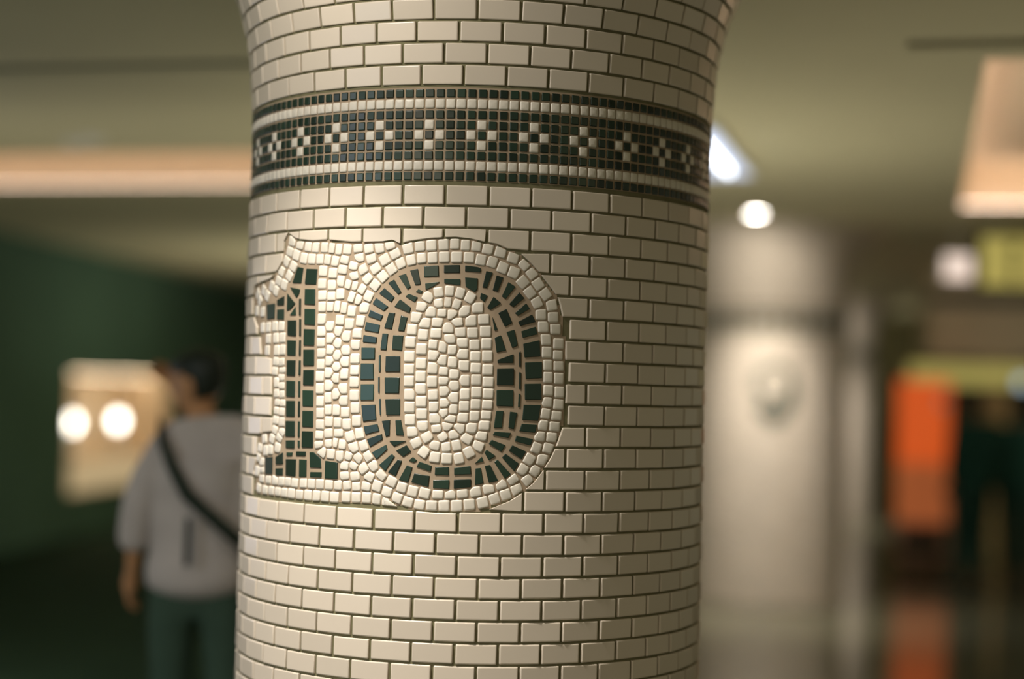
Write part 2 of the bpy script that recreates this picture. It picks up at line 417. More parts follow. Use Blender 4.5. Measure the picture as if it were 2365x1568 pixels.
def despike(poly, lim=0.30):
    """drop needle corners and duplicates"""
    poly = list(poly)
    k = 0
    while len(poly) > 3 and k < len(poly):
        a, b, c = poly[k - 1], poly[k], poly[(k + 1) % len(poly)]
        u = (a[0] - b[0], a[1] - b[1]); v = (c[0] - b[0], c[1] - b[1])
        d = math.hypot(*u) * math.hypot(*v)
        if d < 1e-6 or math.acos(max(-1, min(1, (u[0] * v[0] + u[1] * v[1]) / d))) < lim:
            # blunt the needle: keep a point part of the way down each side
            poly.pop(k); k = 0
        else: k += 1
    return poly


def chunky(poly):
    if len(poly) < 3: return False
    per = sum(math.hypot(poly[i][0] - poly[i - 1][0], poly[i][1] - poly[i - 1][1]) for i in range(len(poly)))
    return area2(poly) > 190 and area2(poly) / per > 3.2


def area2(poly):
    return abs(sum(poly[i - 1][0] * poly[i][1] - poly[i][0] * poly[i - 1][1] for i in range(len(poly)))) / 2


GAP = 2.9
OBST = ONE + ZERO
seeds = [s for s in SEEDS if not any(inside(s, o) for o in OBST)]


def cell_frame(s):
    """row direction and half sizes of the little square laid at s, read from its neighbours"""
    cx, cy = (2.6 if -110 < s[1] < 190 else 0.3), 0.0
    for t in seeds:
        dx, dy = t[0] - s[0], t[1] - s[1]
        d = math.hypot(dx, dy)
        if 0 < d < 38:
            a = 4 * math.atan2(dy, dx); w = (20 / d) ** 3
            cx += w * math.cos(a); cy += w * math.sin(a)
    for poly in OBST:
        for k in range(len(poly)):
            q, d = near_seg(s, poly[k - 1], poly[k])
            L = math.hypot(poly[k][0] - poly[k - 1][0], poly[k][1] - poly[k - 1][1])
            if d < 17 and L > 8 and abs((q[0] - s[0]) * (poly[k][0] - poly[k - 1][0]) + (q[1] - s[1]) * (poly[k][1] - poly[k - 1][1])) < d * L * .25:
                a = 4 * math.atan2(poly[k][1] - poly[k - 1][1], poly[k][0] - poly[k - 1][0])
                cx += 3 * math.cos(a); cy += 3 * math.sin(a)
    phi = math.atan2(cy, cx) / 4
    u, v = (math.cos(phi), math.sin(phi)), (-math.sin(phi), math.cos(phi))
    half = [14.6] * 4
    for t in seeds:
        dx, dy = t[0] - s[0], t[1] - s[1]
        d = math.hypot(dx, dy)
        if not 0 < d < 40: continue
        du, dv = dx * u[0] + dy * u[1], dx * v[0] + dy * v[1]
        if abs(dv) < .42 * abs(du): k = 0 if du > 0 else 1; half[k] = min(half[k], max(7.5, abs(du) / 2))
        if abs(du) < .62 * abs(dv): k = 2 if dv > 0 else 3; half[k] = min(half[k], max(7.5, abs(dv) / 2))
    g = GAP / 2
    c = [(s[0] + u[0] * a + v[0] * b_, s[1] + u[1] * a + v[1] * b_) for a, b_ in
         ((-half[1] + g, -half[3] + g), (half[0] - g, -half[3] + g), (half[0] - g, half[2] - g), (-half[1] + g, half[2] - g))]
    return c


def overlap(A, B, pad):
    """do two convex outlines come nearer than pad?"""
    for P_ in (A, B):
        for k in range(len(P_)):
            ex, ey = P_[k][0] - P_[k - 1][0], P_[k][1] - P_[k - 1][1]
            L = math.hypot(ex, ey) or 1
            n = (ey / L, -ex / L)
            pa_ = [p[0] * n[0] + p[1] * n[1] for p in A]; pb_ = [p[0] * n[0] + p[1] * n[1] for p in B]
            if min(pa_) > max(pb_) + pad or min(pb_) > max(pa_) + pad: return False
    return True


frames = [cell_frame(s) for s in seeds]
white_cells = []
for i, s in enumerate(seeds):
    cell = list(frames[i])
    for j, t in enumerate(seeds):
        if j == i: continue
        dx, dy = s[0] - t[0], s[1] - t[1]
        d = math.hypot(dx, dy)
        if d > 45 or not overlap(frames[i], frames[j], 1.0): continue
        n = (dx / d, dy / d)
        cell = clip(cell, ((s[0] + t[0]) / 2 + n[0] * 1.3, (s[1] + t[1]) / 2 + n[1] * 1.3), n)
        if len(cell) < 3: break
    for poly in OBST:
        best = min((near_seg(s, poly[k - 1], poly[k]) for k in range(len(poly))), key=lambda r: r[1])
        if best[1] < 26:
            q, d = best
            n = ((s[0] - q[0]) / d, (s[1] - q[1]) / d)
            cell = clip(cell, (q[0] + n[0] * 3.6, q[1] + n[1] * 3.6), n)
    ins = inside(s, FIELD)
    for k in range(len(FIELD)):
        q, d = near_seg(s, FIELD[k - 1], FIELD[k])
        if d < 15 and d > 0.1 and len(cell) > 2 and ins:
            n = ((s[0] - q[0]) / d, (s[1] - q[1]) / d)
            cell = clip(cell, (q[0] + n[0] * 1.5, q[1] + n[1] * 1.5), n)
    cell = tidy(cell)
    if len(cell) > 2 and area2(cell) > 60: white_cells.append(cell)

white_cells += [parse(a) for a in WEDGES.split('|')]

# field outline pushed outward a little for the cut bricks
def cut_brick(x0, x1, z0, z1):
    """brick rectangle minus the mosaic field (list of polygons)"""
    rect = [(x0, z0), (x1, z0), (x1, z1), (x0, z1)]
    if x1 < -760 or x0 > 260 or z1 < -320 or z0 > 400: return [rect]
    ins = [inside(p, FIELD) for p in rect]
    pts_in = [p for p in FIELD if x0 < p[0] < x1 and z0 < p[1] < z1]
    if not any(ins) and not pts_in: return [rect]
    if all(ins) and not pts_in: return []
    # sample the brick finely, keep the strip that lies outside: walk the outline through the brick
    cross = []
    m_ = len(FIELD)
    path = []
    # clip outline segments against the rectangle, keep the longest run
    runs, run = [], []
    for k in range(m_):
        a, b = FIELD[k], FIELD[(k + 1) % m_]
        t0, t1 = 0.0, 1.0
        dx, dy = b[0] - a[0], b[1] - a[1]
        ok = True
        for p_, q_ in ((-dx, a[0] - x0), (dx, x1 - a[0]), (-dy, a[1] - z0), (dy, z1 - a[1])):
            if abs(p_) < 1e-9:
                if q_ < 0: ok = False
            else:
                r = q_ / p_
                if p_ < 0: t0 = max(t0, r)
                else: t1 = min(t1, r)
        if ok and t0 < t1:
            A = (a[0] + dx * t0, a[1] + dy * t0); B = (a[0] + dx * t1, a[1] + dy * t1)
            if run and math.hypot(run[-1][0] - A[0], run[-1][1] - A[1]) < 1e-6: run.append(B)
            else:
                if run: runs.append(run)
                run = [A, B]
    if run: runs.append(run)
    if not runs: return [] if any(ins) else [rect]
    W_, H_ = x1 - x0, z1 - z0
    per_ = 2 * (W_ + H_)

    def par(p):                                      # place of a point on the brick's edge, walked counter-clockwise
        c_ = [(abs(p[1] - z0), p[0] - x0), (abs(p[0] - x1), W_ + p[1] - z0), (abs(p[1] - z1), W_ + H_ + x1 - p[0]), (abs(p[0] - x0), 2 * W_ + H_ + z1 - p[1])]
        return min(c_)[1]
    runs = [r for r in runs if math.hypot(r[0][0] - r[-1][0], r[0][1] - r[-1][1]) > 4]
    if not runs: return [] if sum(ins) > 2 else [rect]
    pieces, mixed = [], False
    for run in runs:
        ta, tb = par(run[0]), par(run[-1])
        moved, outs = [], []
        for k, q in enumerate(run):
            a, b = run[max(k - 1, 0)], run[min(k + 1, len(run) - 1)]
            L = math.hypot(b[0] - a[0], b[1] - a[1]) or 1
            n = (-(b[1] - a[1]) / L, (b[0] - a[0]) / L)
            if inside((q[0] + n[0] * 1.5, q[1] + n[1] * 1.5), FIELD): n = (-n[0], -n[1])
            moved.append((min(x1, max(x0, q[0] + n[0] * 2.2)), min(z1, max(z0, q[1] + n[1] * 2.2))))
        a, b = run[len(run) // 2 - 1], run[len(run) // 2]
        L = math.hypot(b[0] - a[0], b[1] - a[1]) or 1
        n = (-(b[1] - a[1]) / L, (b[0] - a[0]) / L)
        mid = ((a[0] + b[0]) / 2, (a[1] + b[1]) / 2)
        if inside((mid[0] + n[0] * 1.5, mid[1] + n[1] * 1.5), FIELD): n = (-n[0], -n[1])
        probe = (mid[0] + n[0] * 1.0, mid[1] + n[1] * 1.0)
        CR = ((0, (x0, z0)), (W_, (x1, z0)), (W_ + H_, (x1, z1)), (2 * W_ + H_, (x0, z1)))
        for ccw in (True, False):
            lim = (ta - tb) % per_ if ccw else (tb - ta) % per_
            cs = sorted((((t_ - tb) % per_ if ccw else (tb - t_) % per_), c_) for t_, c_ in CR)
            tail = [c_ for d_, c_ in cs if 1.0 < d_ < lim - 1.0]
            if inside(probe, run + tail):
                poly = tidy(moved + tail, 2)
                if not ccw: poly = poly[::-1]
                if len(poly) > 2 and area2(poly) > 160:
                    for r2 in runs:
                        if r2 is not run and inside(r2[len(r2) // 2], run + tail): mixed = True
                    pieces.append(poly)
                break
    if not mixed: return pieces
    poly = rect
    for run in runs:
        A, B = run[0], run[-1]
        L = math.hypot(B[0] - A[0], B[1] - A[1])
        if L < 4: continue
        # inside of the field lies on one side of A->B; probe it
        n = (-(B[1] - A[1]) / L, (B[0] - A[0]) / L)
        mx_, mz_ = run[len(run) // 2] if len(run) > 2 else ((A[0] + B[0]) / 2, (A[1] + B[1]) / 2)
        if inside((mx_ + n[0] * 2.0, mz_ + n[1] * 2.0), FIELD): n = (-n[0], -n[1])
        off = max(0.0, max((q[0] - A[0]) * n[0] + (q[1] - A[1]) * n[1] for q in run) * .6) + 2.0
        poly = clip(poly, (A[0] + n[0] * off, A[1] + n[1] * off), n)
        if len(poly) < 3: return []
    poly = tidy(poly, 2)
    if len(poly) < 3 or area2(poly) < 160: return []
    c = (sum(p[0] for p in poly) / len(poly), sum(p[1] for p in poly) / len(poly))
    if inside(c, FIELD): return []
    return [poly]


def cut_clean(*a):
    out = [despike(p) for p in cut_brick(*a)]
    return [p for p in out if chunky(p)]


def build_shaft(cut):
    T = Tiles()
    GX, GZ = 6.4, 5.4
    j = -15 + 1
    # straight courses, floor to pattern band (course j lies between line j-1 and line j, lines run downwards)
    for r in range(-14, 28):
        zt = Z0 - (r - 1) * ROW; zb = Z0 - r * ROW
        if zb < -1600: zb = -1598
        if zt < -1590: break
        par = 0.5 * (r % 2)
        for k in range(38):
            th = TH0 + (k + par) * DTH
            th = (th + PI) % (2 * PI) - PI
            x0 = th * R0 + GX / 2; x1 = (th + DTH) * R0 - GX / 2
            w = random.uniform(-.7, .7)
            for poly in (cut_clean(x0 + w, x1 + w, zb + GZ / 2, zt - GZ / 2) if cut else [[(x0, zb + GZ / 2), (x1, zb + GZ / 2), (x1, zt - GZ / 2), (x0, zt - GZ / 2)]]):
                T.add(poly, 0.6, 2.6, 2.6, tilt=0.011, depth=7, wob=0.5)
    # courses above the band, following the flare
    arc = 697.5 - 600
    phases = [-0.055, 0.032, -0.0755, -0.009, 0.07]
    for r in range(0, 17):
        a0, a1 = arc + r * 50.2, arc + (r + 1) * 50.2
        am = (a0 + a1) / 2
        rr, zz, sl = surf(am)
        if zz > 1300: break
        pitch = (0.1628 if r < 5 else 99.6 / rr)
        ph = phases[r] if r < 5 else phases[r % 2] + 0.05
        n = int(round(2 * PI / pitch)); 
        k0 = -(n // 2)
        for k in range(k0, k0 + n):
            th = ph + k * pitch
            x0 = th * rr + GX / 2; x1 = (th + pitch) * rr - GX / 2
            if k == k0 + n - 1: x1 = (ph + k0 * pitch + 2 * PI) * rr - GX / 2
            if x1 - x0 < 15: continue
            T.add([(x0, -22.4), (x1, -22.4), (x1, 22.4), (x0, 22.4)], 0.6, 2.6, 2.6, tilt=0.011, depth=7, arcz=am, wob=0.5)
    return T


def build_band():
    """nine rows of small squares: dark, light, five dark rows with diamonds, light, dark"""
    D, L = Tiles(), Tiles()
    n = 155
    pt = 2 * PI / n
    zrow = [680.6, 656.2] + [631.3 - 23.7 * k for k in range(5)] + [512.6, 489.0]
    ph = 0.0194
    for ri, z in enumerate(zrow):
        for k in range(n):
            kk = k - 77
            th = ph + kk * pt
            m5 = kk % 5
            light = ri in (1, 7)
            if 2 <= ri <= 6:
                rr_ = ri - 2
                if (rr_ in (1, 3) and m5 == 0) or (rr_ == 2 and m5 in (1, 4)): light = True
            hs = 9.3 if not light else 11.0
            if ri in (1, 7): hs = 11.0
            rad = R0 if z < 600 else R0 + (z - 600) * 0.02
            j = [random.uniform(-.6, .6) for _ in range(4)]
            x = th * rad
            poly = [(x - hs + j[0], z - hs), (x + hs + j[1], z - hs + j[2] * .5), (x + hs, z + hs + j[3]), (x - hs, z + hs)]
            if light: L.add(poly, 0.3, 3.6, 3.6, tilt=0.02, depth=5, bulge=0.5, radius=rad)
            else: D.add(poly, 0.1, 1.6, 1.6, tilt=0.02, depth=5, radius=rad)
    return D, L


def body_mesh():
    bm = bmesh.new()
    pr = [((R0 - 3.4) / 1000, -EYE)] + [((r - 3.4) / 1000, z / 1000) for z, r in PROF[1:-1]] + [((960 - 3.4) / 1000, 1.309)]
    lathe(bm, pr, 160)
    for f in bm.faces: f.smooth = True
    return bm


def bed_mesh(kind):
    """sandy bed under the mosaic number, or ring bed under the pattern band"""
    bm = bmesh.new()
    verts = {}
    r = (R0 - 2.9) / 1000
    if kind == 'band':
        rings = lathe(bm, [((R0 - 2.8) / 1000, 0.478), ((R0 - 2.8) / 1000, 0.60), ((R0 - 1.0) / 1000, 0.694)], 160)
    else:
        st = 8.0
        for i in range(-95, 32):
            for j in range(-38, 48):
                if not inside(((i + .5) * st, (j + .5) * st), FIELD): continue
                vs = []
                for a, b in ((i, j), (i + 1, j), (i + 1, j + 1), (i, j + 1)):
                    if (a, b) not in verts:
                        th = a * st / R0
                        verts[(a, b)] = bm.verts.new((r * math.sin(th), -r * math.cos(th), b * st / 1000))
                    vs.append(verts[(a, b)])
                bm.faces.new(vs)
    return bm


BED = {}


def nine_tiles():
    """a nine in dark tesserae: an upper ring and a tail curving down on the right"""
    T = Tiles()
    for (ro, ri) in ((1.0, 0.77), (0.75, 0.56)):
        n = 30
        for k in range(n):
            a0, a1 = 2 * PI * k / n + .03, 2 * PI * (k + 1) / n - .03
            f = lambda rr, a: (-62 + 178 * rr * math.cos(a), 105 + 165 * rr * math.sin(a))
            T.add([f(ri, a0), f(ro, a0), f(ro, a1), f(ri, a1)], -0.8, 1.4, 1.4, tilt=.015, depth=5)
    for (ro, ri) in ((176, 140), (136, 102)):
        for k in range(16):
            a0, a1 = PI * .02 - k * .165, PI * .02 - (k + 1) * .165 + .02
            f = lambda rr, a: (-62 + rr * math.cos(a), 80 + (rr * 1.75) * math.sin(a))
            T.add([f(ri, a0), f(ro, a0), f(ro, a1), f(ri, a1)], -0.8, 1.4, 1.4, tilt=.015, depth=5)
    return T


band_dark, band_light = build_band()
BAND_D, BAND_L = band_dark.mesh('pattern_band'), band_light.mesh('diamond_tiles')
BODY = None


def tile_column(loc, label, number):
    root = empty('tiled_column', (loc[0], loc[1], EYE))
    tag(root, label, 'column', 'tiled columns standing in a row down the hall')
    global BODY
    if BODY is None:
        o = from_bm('shaft', body_mesh(), M['grout'], root)
        for p in o.data.polygons: p.use_smooth = True
        BODY = o.data
    else:
        link('shaft', BODY, None, root)
    tiles = link('brick_tiles', build_shaft(number == 'ten').mesh('brick_tiles'), M['brick'], root)
    if 'band' not in BED:
        o = from_bm('band_bed', bed_mesh('band'), M['sand'], root, True)
        BED['band'] = o.data
    else: link('band_bed', BED['band'], None, root)
    if number == 'ten': from_bm('number_bed', bed_mesh('number'), M['sand'], root, True)
    b = link('pattern_band', BAND_D, None, root)
    l = link('diamond_tiles', BAND_L, None, b)
    if not BAND_D.materials:
        BAND_D.materials.append(M['dark']); BAND_L.materials.append(M['white'])
    tag(b, 'band of small dark green square tiles'); tag(l, 'ivory squares set as diamonds in the band')
    if number == 'ten':
        W = Tiles()
        for c in white_cells: W.add(c, -0.1, 3.4, 4.0, tilt=0.018, depth=5, bulge=0.3)
        w = link('number_surround', W.mesh('number_surround'), M['white'], root)
        tag(w, 'small ivory tesserae laid around and inside the number')
        for nm, src in (('digit_one', ONE), ('digit_zero', ZERO)):
            Dg = Tiles()
            for c in src: Dg.add(c, -0.8, 1.2, 1.2, tilt=0.012, depth=5)
            d = link(nm, Dg.mesh(nm), M['dark'], root)
            tag(d, 'dark green mosaic ' + nm.replace('_', ' '))
    elif number == 'nine':
        d = link('digit_nine', nine_tiles().mesh('digit_nine'), M['dark'], root)
        d.location = (0, 0, 0)
        d.scale = (1.006, 1.006, 1)
        tag(d, 'dark green mosaic digit')
    return root


tile_column(COL1, 'nearest cream tiled column with the dark mosaic number 10, in sharp focus', 'ten')
tile_column(COL2, 'blurred cream tiled column behind the near one on the right, with one dark mosaic digit', 'nine')
tile_column(COL3, 'farthest tiled column, mostly hidden, showing as a thin pale strip', None)


# ------------------------------------------------------------------ the hall: ceiling, floor, walls
def quad_g(bm, pts):
    bm.faces.new([bm.verts.new(p) for p in pts])


P0, P1, Q0, Q1 = -11.0, 6.5, 0.6, 27.0
# openings in the ceiling: (p0, p1, q0, q1)
REC_R = (0.19, 4.6, 6.58, 11.66)
REC_L = (-9.6, -2.2, 8.75, 10.35)
SLOTS = [(-9.6, -1.7, 6.27, 6.40), (-0.10, 4.6, 6.21, 6.33)]
holes = [REC_R, REC_L] + SLOTS
ps = sorted({P0, P1, *[h[0] for h in holes], *[h[1] for h in holes]})
qs = sorted({Q0, Q1, *[h[2] for h in holes], *[h[3] for h in holes]})
bm = bmesh.new()
for a in range(len(ps) - 1):
    for b in range(len(qs) - 1):
        mp, mq = (ps[a] + ps[a + 1]) / 2, (qs[b] + qs[b + 1]) / 2
        if any(h[0] < mp < h[1] and h[2] < mq < h[3] for h in holes): continue
        lo, hi = CEIL, CEIL + 0.02
        v = [G(x, y, z) for z in (lo, hi) for x, y in ((ps[a], qs[b]), (ps[a + 1], qs[b]), (ps[a + 1], qs[b + 1]), (ps[a], qs[b + 1]))]
        vv = [bm.verts.new(p) for p in v]
        bm.faces.new((vv[0], vv[3], vv[2], vv[1])); bm.faces.new(vv[4:])
        for i in range(4): bm.faces.new((vv[i], vv[(i + 1) % 4], vv[4 + (i + 1) % 4], vv[4 + i]))
tag(from_bm('ceiling', bm, M['ceiling']), kind='structure')


def recess(name, r, h, mt, out=0.25, lip=0.0):
    """a box above an opening, wider than it by 'out' so its lamps sit on hidden ledges"""
    bm = bmesh.new()
    p0, p1, q0, q1 = r[0] - out, r[1] + out, r[2] - out, r[3] + out
    z0, z1 = CEIL + 0.02, CEIL + h
    c = [(p0, q0), (p1, q0), (p1, q1), (p0, q1)]
    vb = [bm.verts.new(G(x, y, z0)) for x, y in c]; vt = [bm.verts.new(G(x, y, z1)) for x, y in c]
    bm.faces.new(vt)
    for i in range(4): bm.faces.new((vb[i], vb[(i + 1) % 4], vt[(i + 1) % 4], vt[i]))
    return tag(from_bm(name, bm, mt), kind='structure')


recess('trim_1', REC_R, 0.32, M['recess'])
recess('trim_2', REC_L, 0.30, M['recess'])
recess('trim_3', SLOTS[0], 0.10, M['slot'], 0.0)
recess('trim_4', SLOTS[1], 0.10, M['slot'], 0.0)


def cove_strip(p0, p1, q0, q1, label, power, col):
    o = empty('cove_light', G((p0 + p1) / 2, (q0 + q1) / 2, CEIL + 0.021))
    tag(o, label, 'light')
    bm = bmesh.new()
    base = o.location
    mt = Matrix.Translation(-base)
    def box(pa, pb, qa, qb, za, zb, bm):
        vs = [G(x, y, z) - base for z in (za, zb) for x, y in ((pa, qa), (pb, qa), (pb, qb), (pa, qb))]
        v = [bm.verts.new(p) for p in vs]
        for f in ((0, 3, 2, 1), (4, 5, 6, 7), (0, 1, 5, 4), (1, 2, 6, 5), (2, 3, 7, 6), (3, 0, 4, 7)):
            bm.faces.new([v[i] for i in f])
    box(p0, p1, q0, q1, CEIL + 0.021, CEIL + 0.033, bm)
    from_bm('housing', bm, M['chrome'], o)
    bm = bmesh.new()
    e = 0.012
    box(p0 + e, p1 - e, q0 + e, q1 - e, CEIL + 0.033, CEIL + 0.04, bm)
    from_bm('light_strip', bm, emitter('warm_cove_glow', col, power), o)
    return o


COVE = (1.0, 0.77, 0.62)
cove_strip(REC_R[0] - 0.14, REC_R[0] - 0.08, REC_R[2], REC_R[3], 'warm strip light hidden on the left ledge of the right ceiling recess', 12, COVE)
cove_strip(REC_R[0], REC_R[1], REC_R[3] + 0.08, REC_R[3] + 0.14, 'warm strip light hidden on the far ledge of the right ceiling recess', 11, COVE)
cove_strip(REC_L[0], REC_L[1], REC_L[3] + 0.08, REC_L[3] + 0.14, 'warm strip light hidden on the far ledge of the left ceiling recess', 6, COVE)
cove_strip(REC_R[0], REC_R[1], REC_R[2] - 0.14, REC_R[2] - 0.08, 'warm strip light hidden on the near ledge of the right ceiling recess', 30, COVE)
cove_strip(REC_L[0], REC_L[1], REC_L[2] - 0.14, REC_L[2] - 0.08, 'warm strip light hidden on the near ledge of the left ceiling recess', 9, COVE)

bm = bmesh.new()
c = [G(P0, -2.0), G(P1, -2.0), G(P1, Q1), G(P0, Q1)]
v = [bm.verts.new(p + Vector((0, 0, z))) for z in (-0.05, 0.0) for p in c]
bm.faces.new(v[4:]); bm.faces.new((v[3], v[2], v[1], v[0]))
for i in range(4): bm.faces.new((v[i], v[(i + 1) % 4], v[4 + (i + 1) % 4], v[4 + i]))
tag(from_bm('floor', bm, M['floor']), kind='structure')


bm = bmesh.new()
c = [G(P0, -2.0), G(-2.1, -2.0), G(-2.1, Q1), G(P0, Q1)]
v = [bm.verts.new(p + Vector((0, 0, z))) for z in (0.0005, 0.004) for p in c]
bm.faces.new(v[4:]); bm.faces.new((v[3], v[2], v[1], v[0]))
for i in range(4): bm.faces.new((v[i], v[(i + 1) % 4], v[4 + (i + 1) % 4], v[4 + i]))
tag(from_bm('trim_8', bm, mat('floor_shade_strip', (0.022, 0.05, 0.03), 0.9, 0.1, noise=0.15, nscale=2)), kind='structure')  # dark sheet added over the left floor, its shade put into the colour


def wall(name, a, b, z0, z1, mt, thick=0.12, holes=()):
    """upright wall from a to b (xy); the visible face is on the a->b line, thickness goes to its left; holes: (u0,u1,z0,z1)"""
    a, b = Vector((a[0], a[1], 0)), Vector((b[0], b[1], 0))
    L = (b - a).length
    d = (b - a) / L
    n = Vector((-d.y, d.x, 0))
    us = sorted({0, L, *[h[0] for h in holes], *[h[1] for h in holes]})
    zs = sorted({z0, z1, *[h[2] for h in holes], *[h[3] for h in holes]})
    bm = bmesh.new()
    for i in range(len(us) - 1):
        for j in range(len(zs) - 1):
            mu, mz = (us[i] + us[i + 1]) / 2, (zs[j] + zs[j + 1]) / 2
            if any(h[0] < mu < h[1] and h[2] < mz < h[3] for h in holes): continue
            vs = [a + d * u + n * t + Vector((0, 0, z)) for z in (zs[j], zs[j + 1]) for u, t in ((us[i], 0), (us[i + 1], 0), (us[i + 1], thick), (us[i], thick))]
            v = [bm.verts.new(p) for p in vs]
            for f in ((0, 3, 2, 1), (4, 5, 6, 7), (0, 1, 5, 4), (1, 2, 6, 5), (2, 3, 7, 6), (3, 0, 4, 7)):
                bm.faces.new([v[k] for k in f])
    return tag(from_bm(name, bm, mt), kind='structure')


# left dark wall with the lit display window
WA, WB = Vector((-6.4, -1.0, 0)), Vector((-3.4, 25.6, 0))
WD = (WB - WA).normalized()
WN = Vector((-WD.y, WD.x, 0))
def wall_hit(x):
    """distance along the left wall where the sight line through column x meets it"""
    d = FWD * F_PX + RIGHT * (x - 1182.5)
    k = Vector((d.x, d.y, 0))
    # solve k t = WA + WD u
    det = k.x * (-WD.y) + k.y * WD.x
    t = (WA.x * (-WD.y) + WA.y * WD.x) / det
    pt = k * t
    return (pt - WA).dot(WD), pt.y
U0, Ya = wall_hit(168); U1, Yb = wall_hit(392)
ZB, ZT = at(200, 1146, Ya).z, at(200, 858, Ya).z
wall('wall_left', WA + WD * 11.0, WB, 0, CEIL, M['darkwall'], 0.12, [(U0 - 11, U1 - 11, ZB, ZT)])
far_p, far_q = WB + Vector((-0.2, 0, 0)), G(P1, 26.0)
wall('wall_far', (WB.x - 0.4, WB.y), (far_p.x + 14, WB.y), 0, CEIL, M['farwall'])

# display case set into the left wall
case = empty('display_case', WA + WD * U0 + WN * 0.0 + Vector((0, 0, ZB)), math.atan2(WD.y, WD.x))
tag(case, 'warmly lit display case set in the dark left wall, behind the walking person', 'display case')
cw, ch, cd = U1 - U0, ZT - ZB, 0.55
back = mat('case_lining', (0.80, 0.66, 0.48), 0.8, noise=0.04)
bm = bmesh.new()
bx(bm, (0.0, cd, 0.0), (cw, cd + .03, ch)); from_bm('back_panel', bm, back, case)
bm = bmesh.new()
bx(bm, (0.0, 0.0, 0.0), (cw, cd, 0.02)); from_bm('base_panel', bm, back, case)
bm = bmesh.new()
bx(bm, (0.0, 0.0, ch - .02), (cw, cd, ch)); from_bm('top_panel', bm, back, case)
for x in (0.0, cw - .02):
    bm = bmesh.new(); bx(bm, (x, 0.0, 0.02), (x + .02, cd, ch - .02)); from_bm('side_panel', bm, back, case)
bm = bmesh.new()
bx(bm, (0.02, 0.05, ch * .255), (cw - .02, cd, ch * .275)); from_bm('shelf', bm, back, case)
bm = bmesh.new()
bx(bm, (0.02, 0.03, 0.02), (cw - .02, 0.05, ch * .255)); from_bm('plinth_front', bm, emitter('plinth_added_glow', (0.62, 0.46, 0.25), 0.75), case)  # the plinth is no lamp; its lit look is put in as glow
bm = bmesh.new()
bx(bm, (0.06, 0.2, ch - .03), (cw - .06, 0.26, ch - .02)); from_bm('light_strip', bm, emitter('case_strip_glow', (1.0, 0.78, 0.52), 9), case)
Mi = Matrix.Translation(case.location) @ Matrix.Rotation(math.atan2(WD.y, WD.x), 4, 'Z')
for k, px in enumerate((198, 303)):
    u, Y = wall_hit(px)
    u -= U0
    p = Mi @ Vector((u + 0.28, 0.22, ch * .275))
    lamp = empty('globe_lamp', p)
    tag(lamp, ['small round white lamp glowing at the left end of the display case', 'small round white lamp glowing in the display case, beside the person'][k], 'lamp', 'globe lamps in the display case')
    bm = bmesh.new()
    lathe(bm, [(0.001, 0.0), (0.06, 0.0), (0.06, 0.02), (0.02, 0.03), (0.02, 0.30), (0.001, 0.30)], 16)
    from_bm('lamp_base', bm, M['chrome'], lamp, True)
    bm = bmesh.new()
    bmesh.ops.create_uvsphere(bm, u_segments=20, v_segments=12, radius=0.058)
    bmesh.ops.translate(bm, verts=bm.verts, vec=(0, 0, 0.37))
    bmesh.ops.scale(bm, verts=bm.verts, vec=(1, 1, 1.35), space=Matrix.Translation((0, 0, -0.37)))
    from_bm('globe', bm, emitter('globe_glow', (1.0, 0.93, 0.80), 10), lamp, True)


# ------------------------------------------------------------------ ceiling fittings
def downlight(p, q, label):
    o = empty('downlight', G(p, q, CEIL))
    tag(o, label, 'light', 'round downlights set in the ceiling along the columns')
    bm = bmesh.new()
    lathe(bm, [(0.075, -0.001), (0.072, -0.006), (0.055, -0.006), (0.052, 0.0)], 32)
    from_bm('trim_ring', bm, M['chrome'], o, True)
    bm = bmesh.new()
    r = lathe(bm, [(0.054, -0.002), (0.03, -0.0035), (0.001, -0.004)], 32)
    from_bm('lens', bm, emitter('downlight_glow', (1.0, 0.93, 0.82), 70), o, True)
    return o


downlight(-1.22, 11.96, 'small bright round downlight in the ceiling before the blurred column')
downlight(-1.52, 2.95, 'round downlight in the ceiling before the nearest column, above the frame')
downlight(-1.22, 20.9, 'round downlight in the ceiling before the farthest column')

fl = empty('fluorescent_light', G(-1.20, 8.82, CEIL))
tag(fl, 'bluish white ceiling light seen past the right edge of the nearest column', 'light')
fl.rotation_euler = (0, 0, math.atan2(0.97, 0.243))
bm = bmesh.new(); bx(bm, (-0.88, -0.20, -0.03), (0.88, 0.20, -0.001), 0.006); from_bm('housing', bm, M['chrome'], fl)
bm = bmesh.new(); bx(bm, (-0.86, -0.18, -0.036), (0.86, 0.18, -0.030)); from_bm('diffuser', bm, emitter('bluish_diffuser', (0.72, 0.80, 1.0), 0.85), fl)
for s in (-0.09, 0.09):
    bm = bmesh.new()
    bmesh.ops.create_cone(bm, segments=16, radius1=0.016, radius2=0.016, depth=1.2, cap_ends=True, matrix=Matrix.Translation((-0.1, s, -0.054)) @ Matrix.Rotation(PI / 2, 4, 'Y'))
    from_bm('tube', bm, emitter('bluish_tube', (0.86, 0.92, 1.0), 6.0), fl, True)

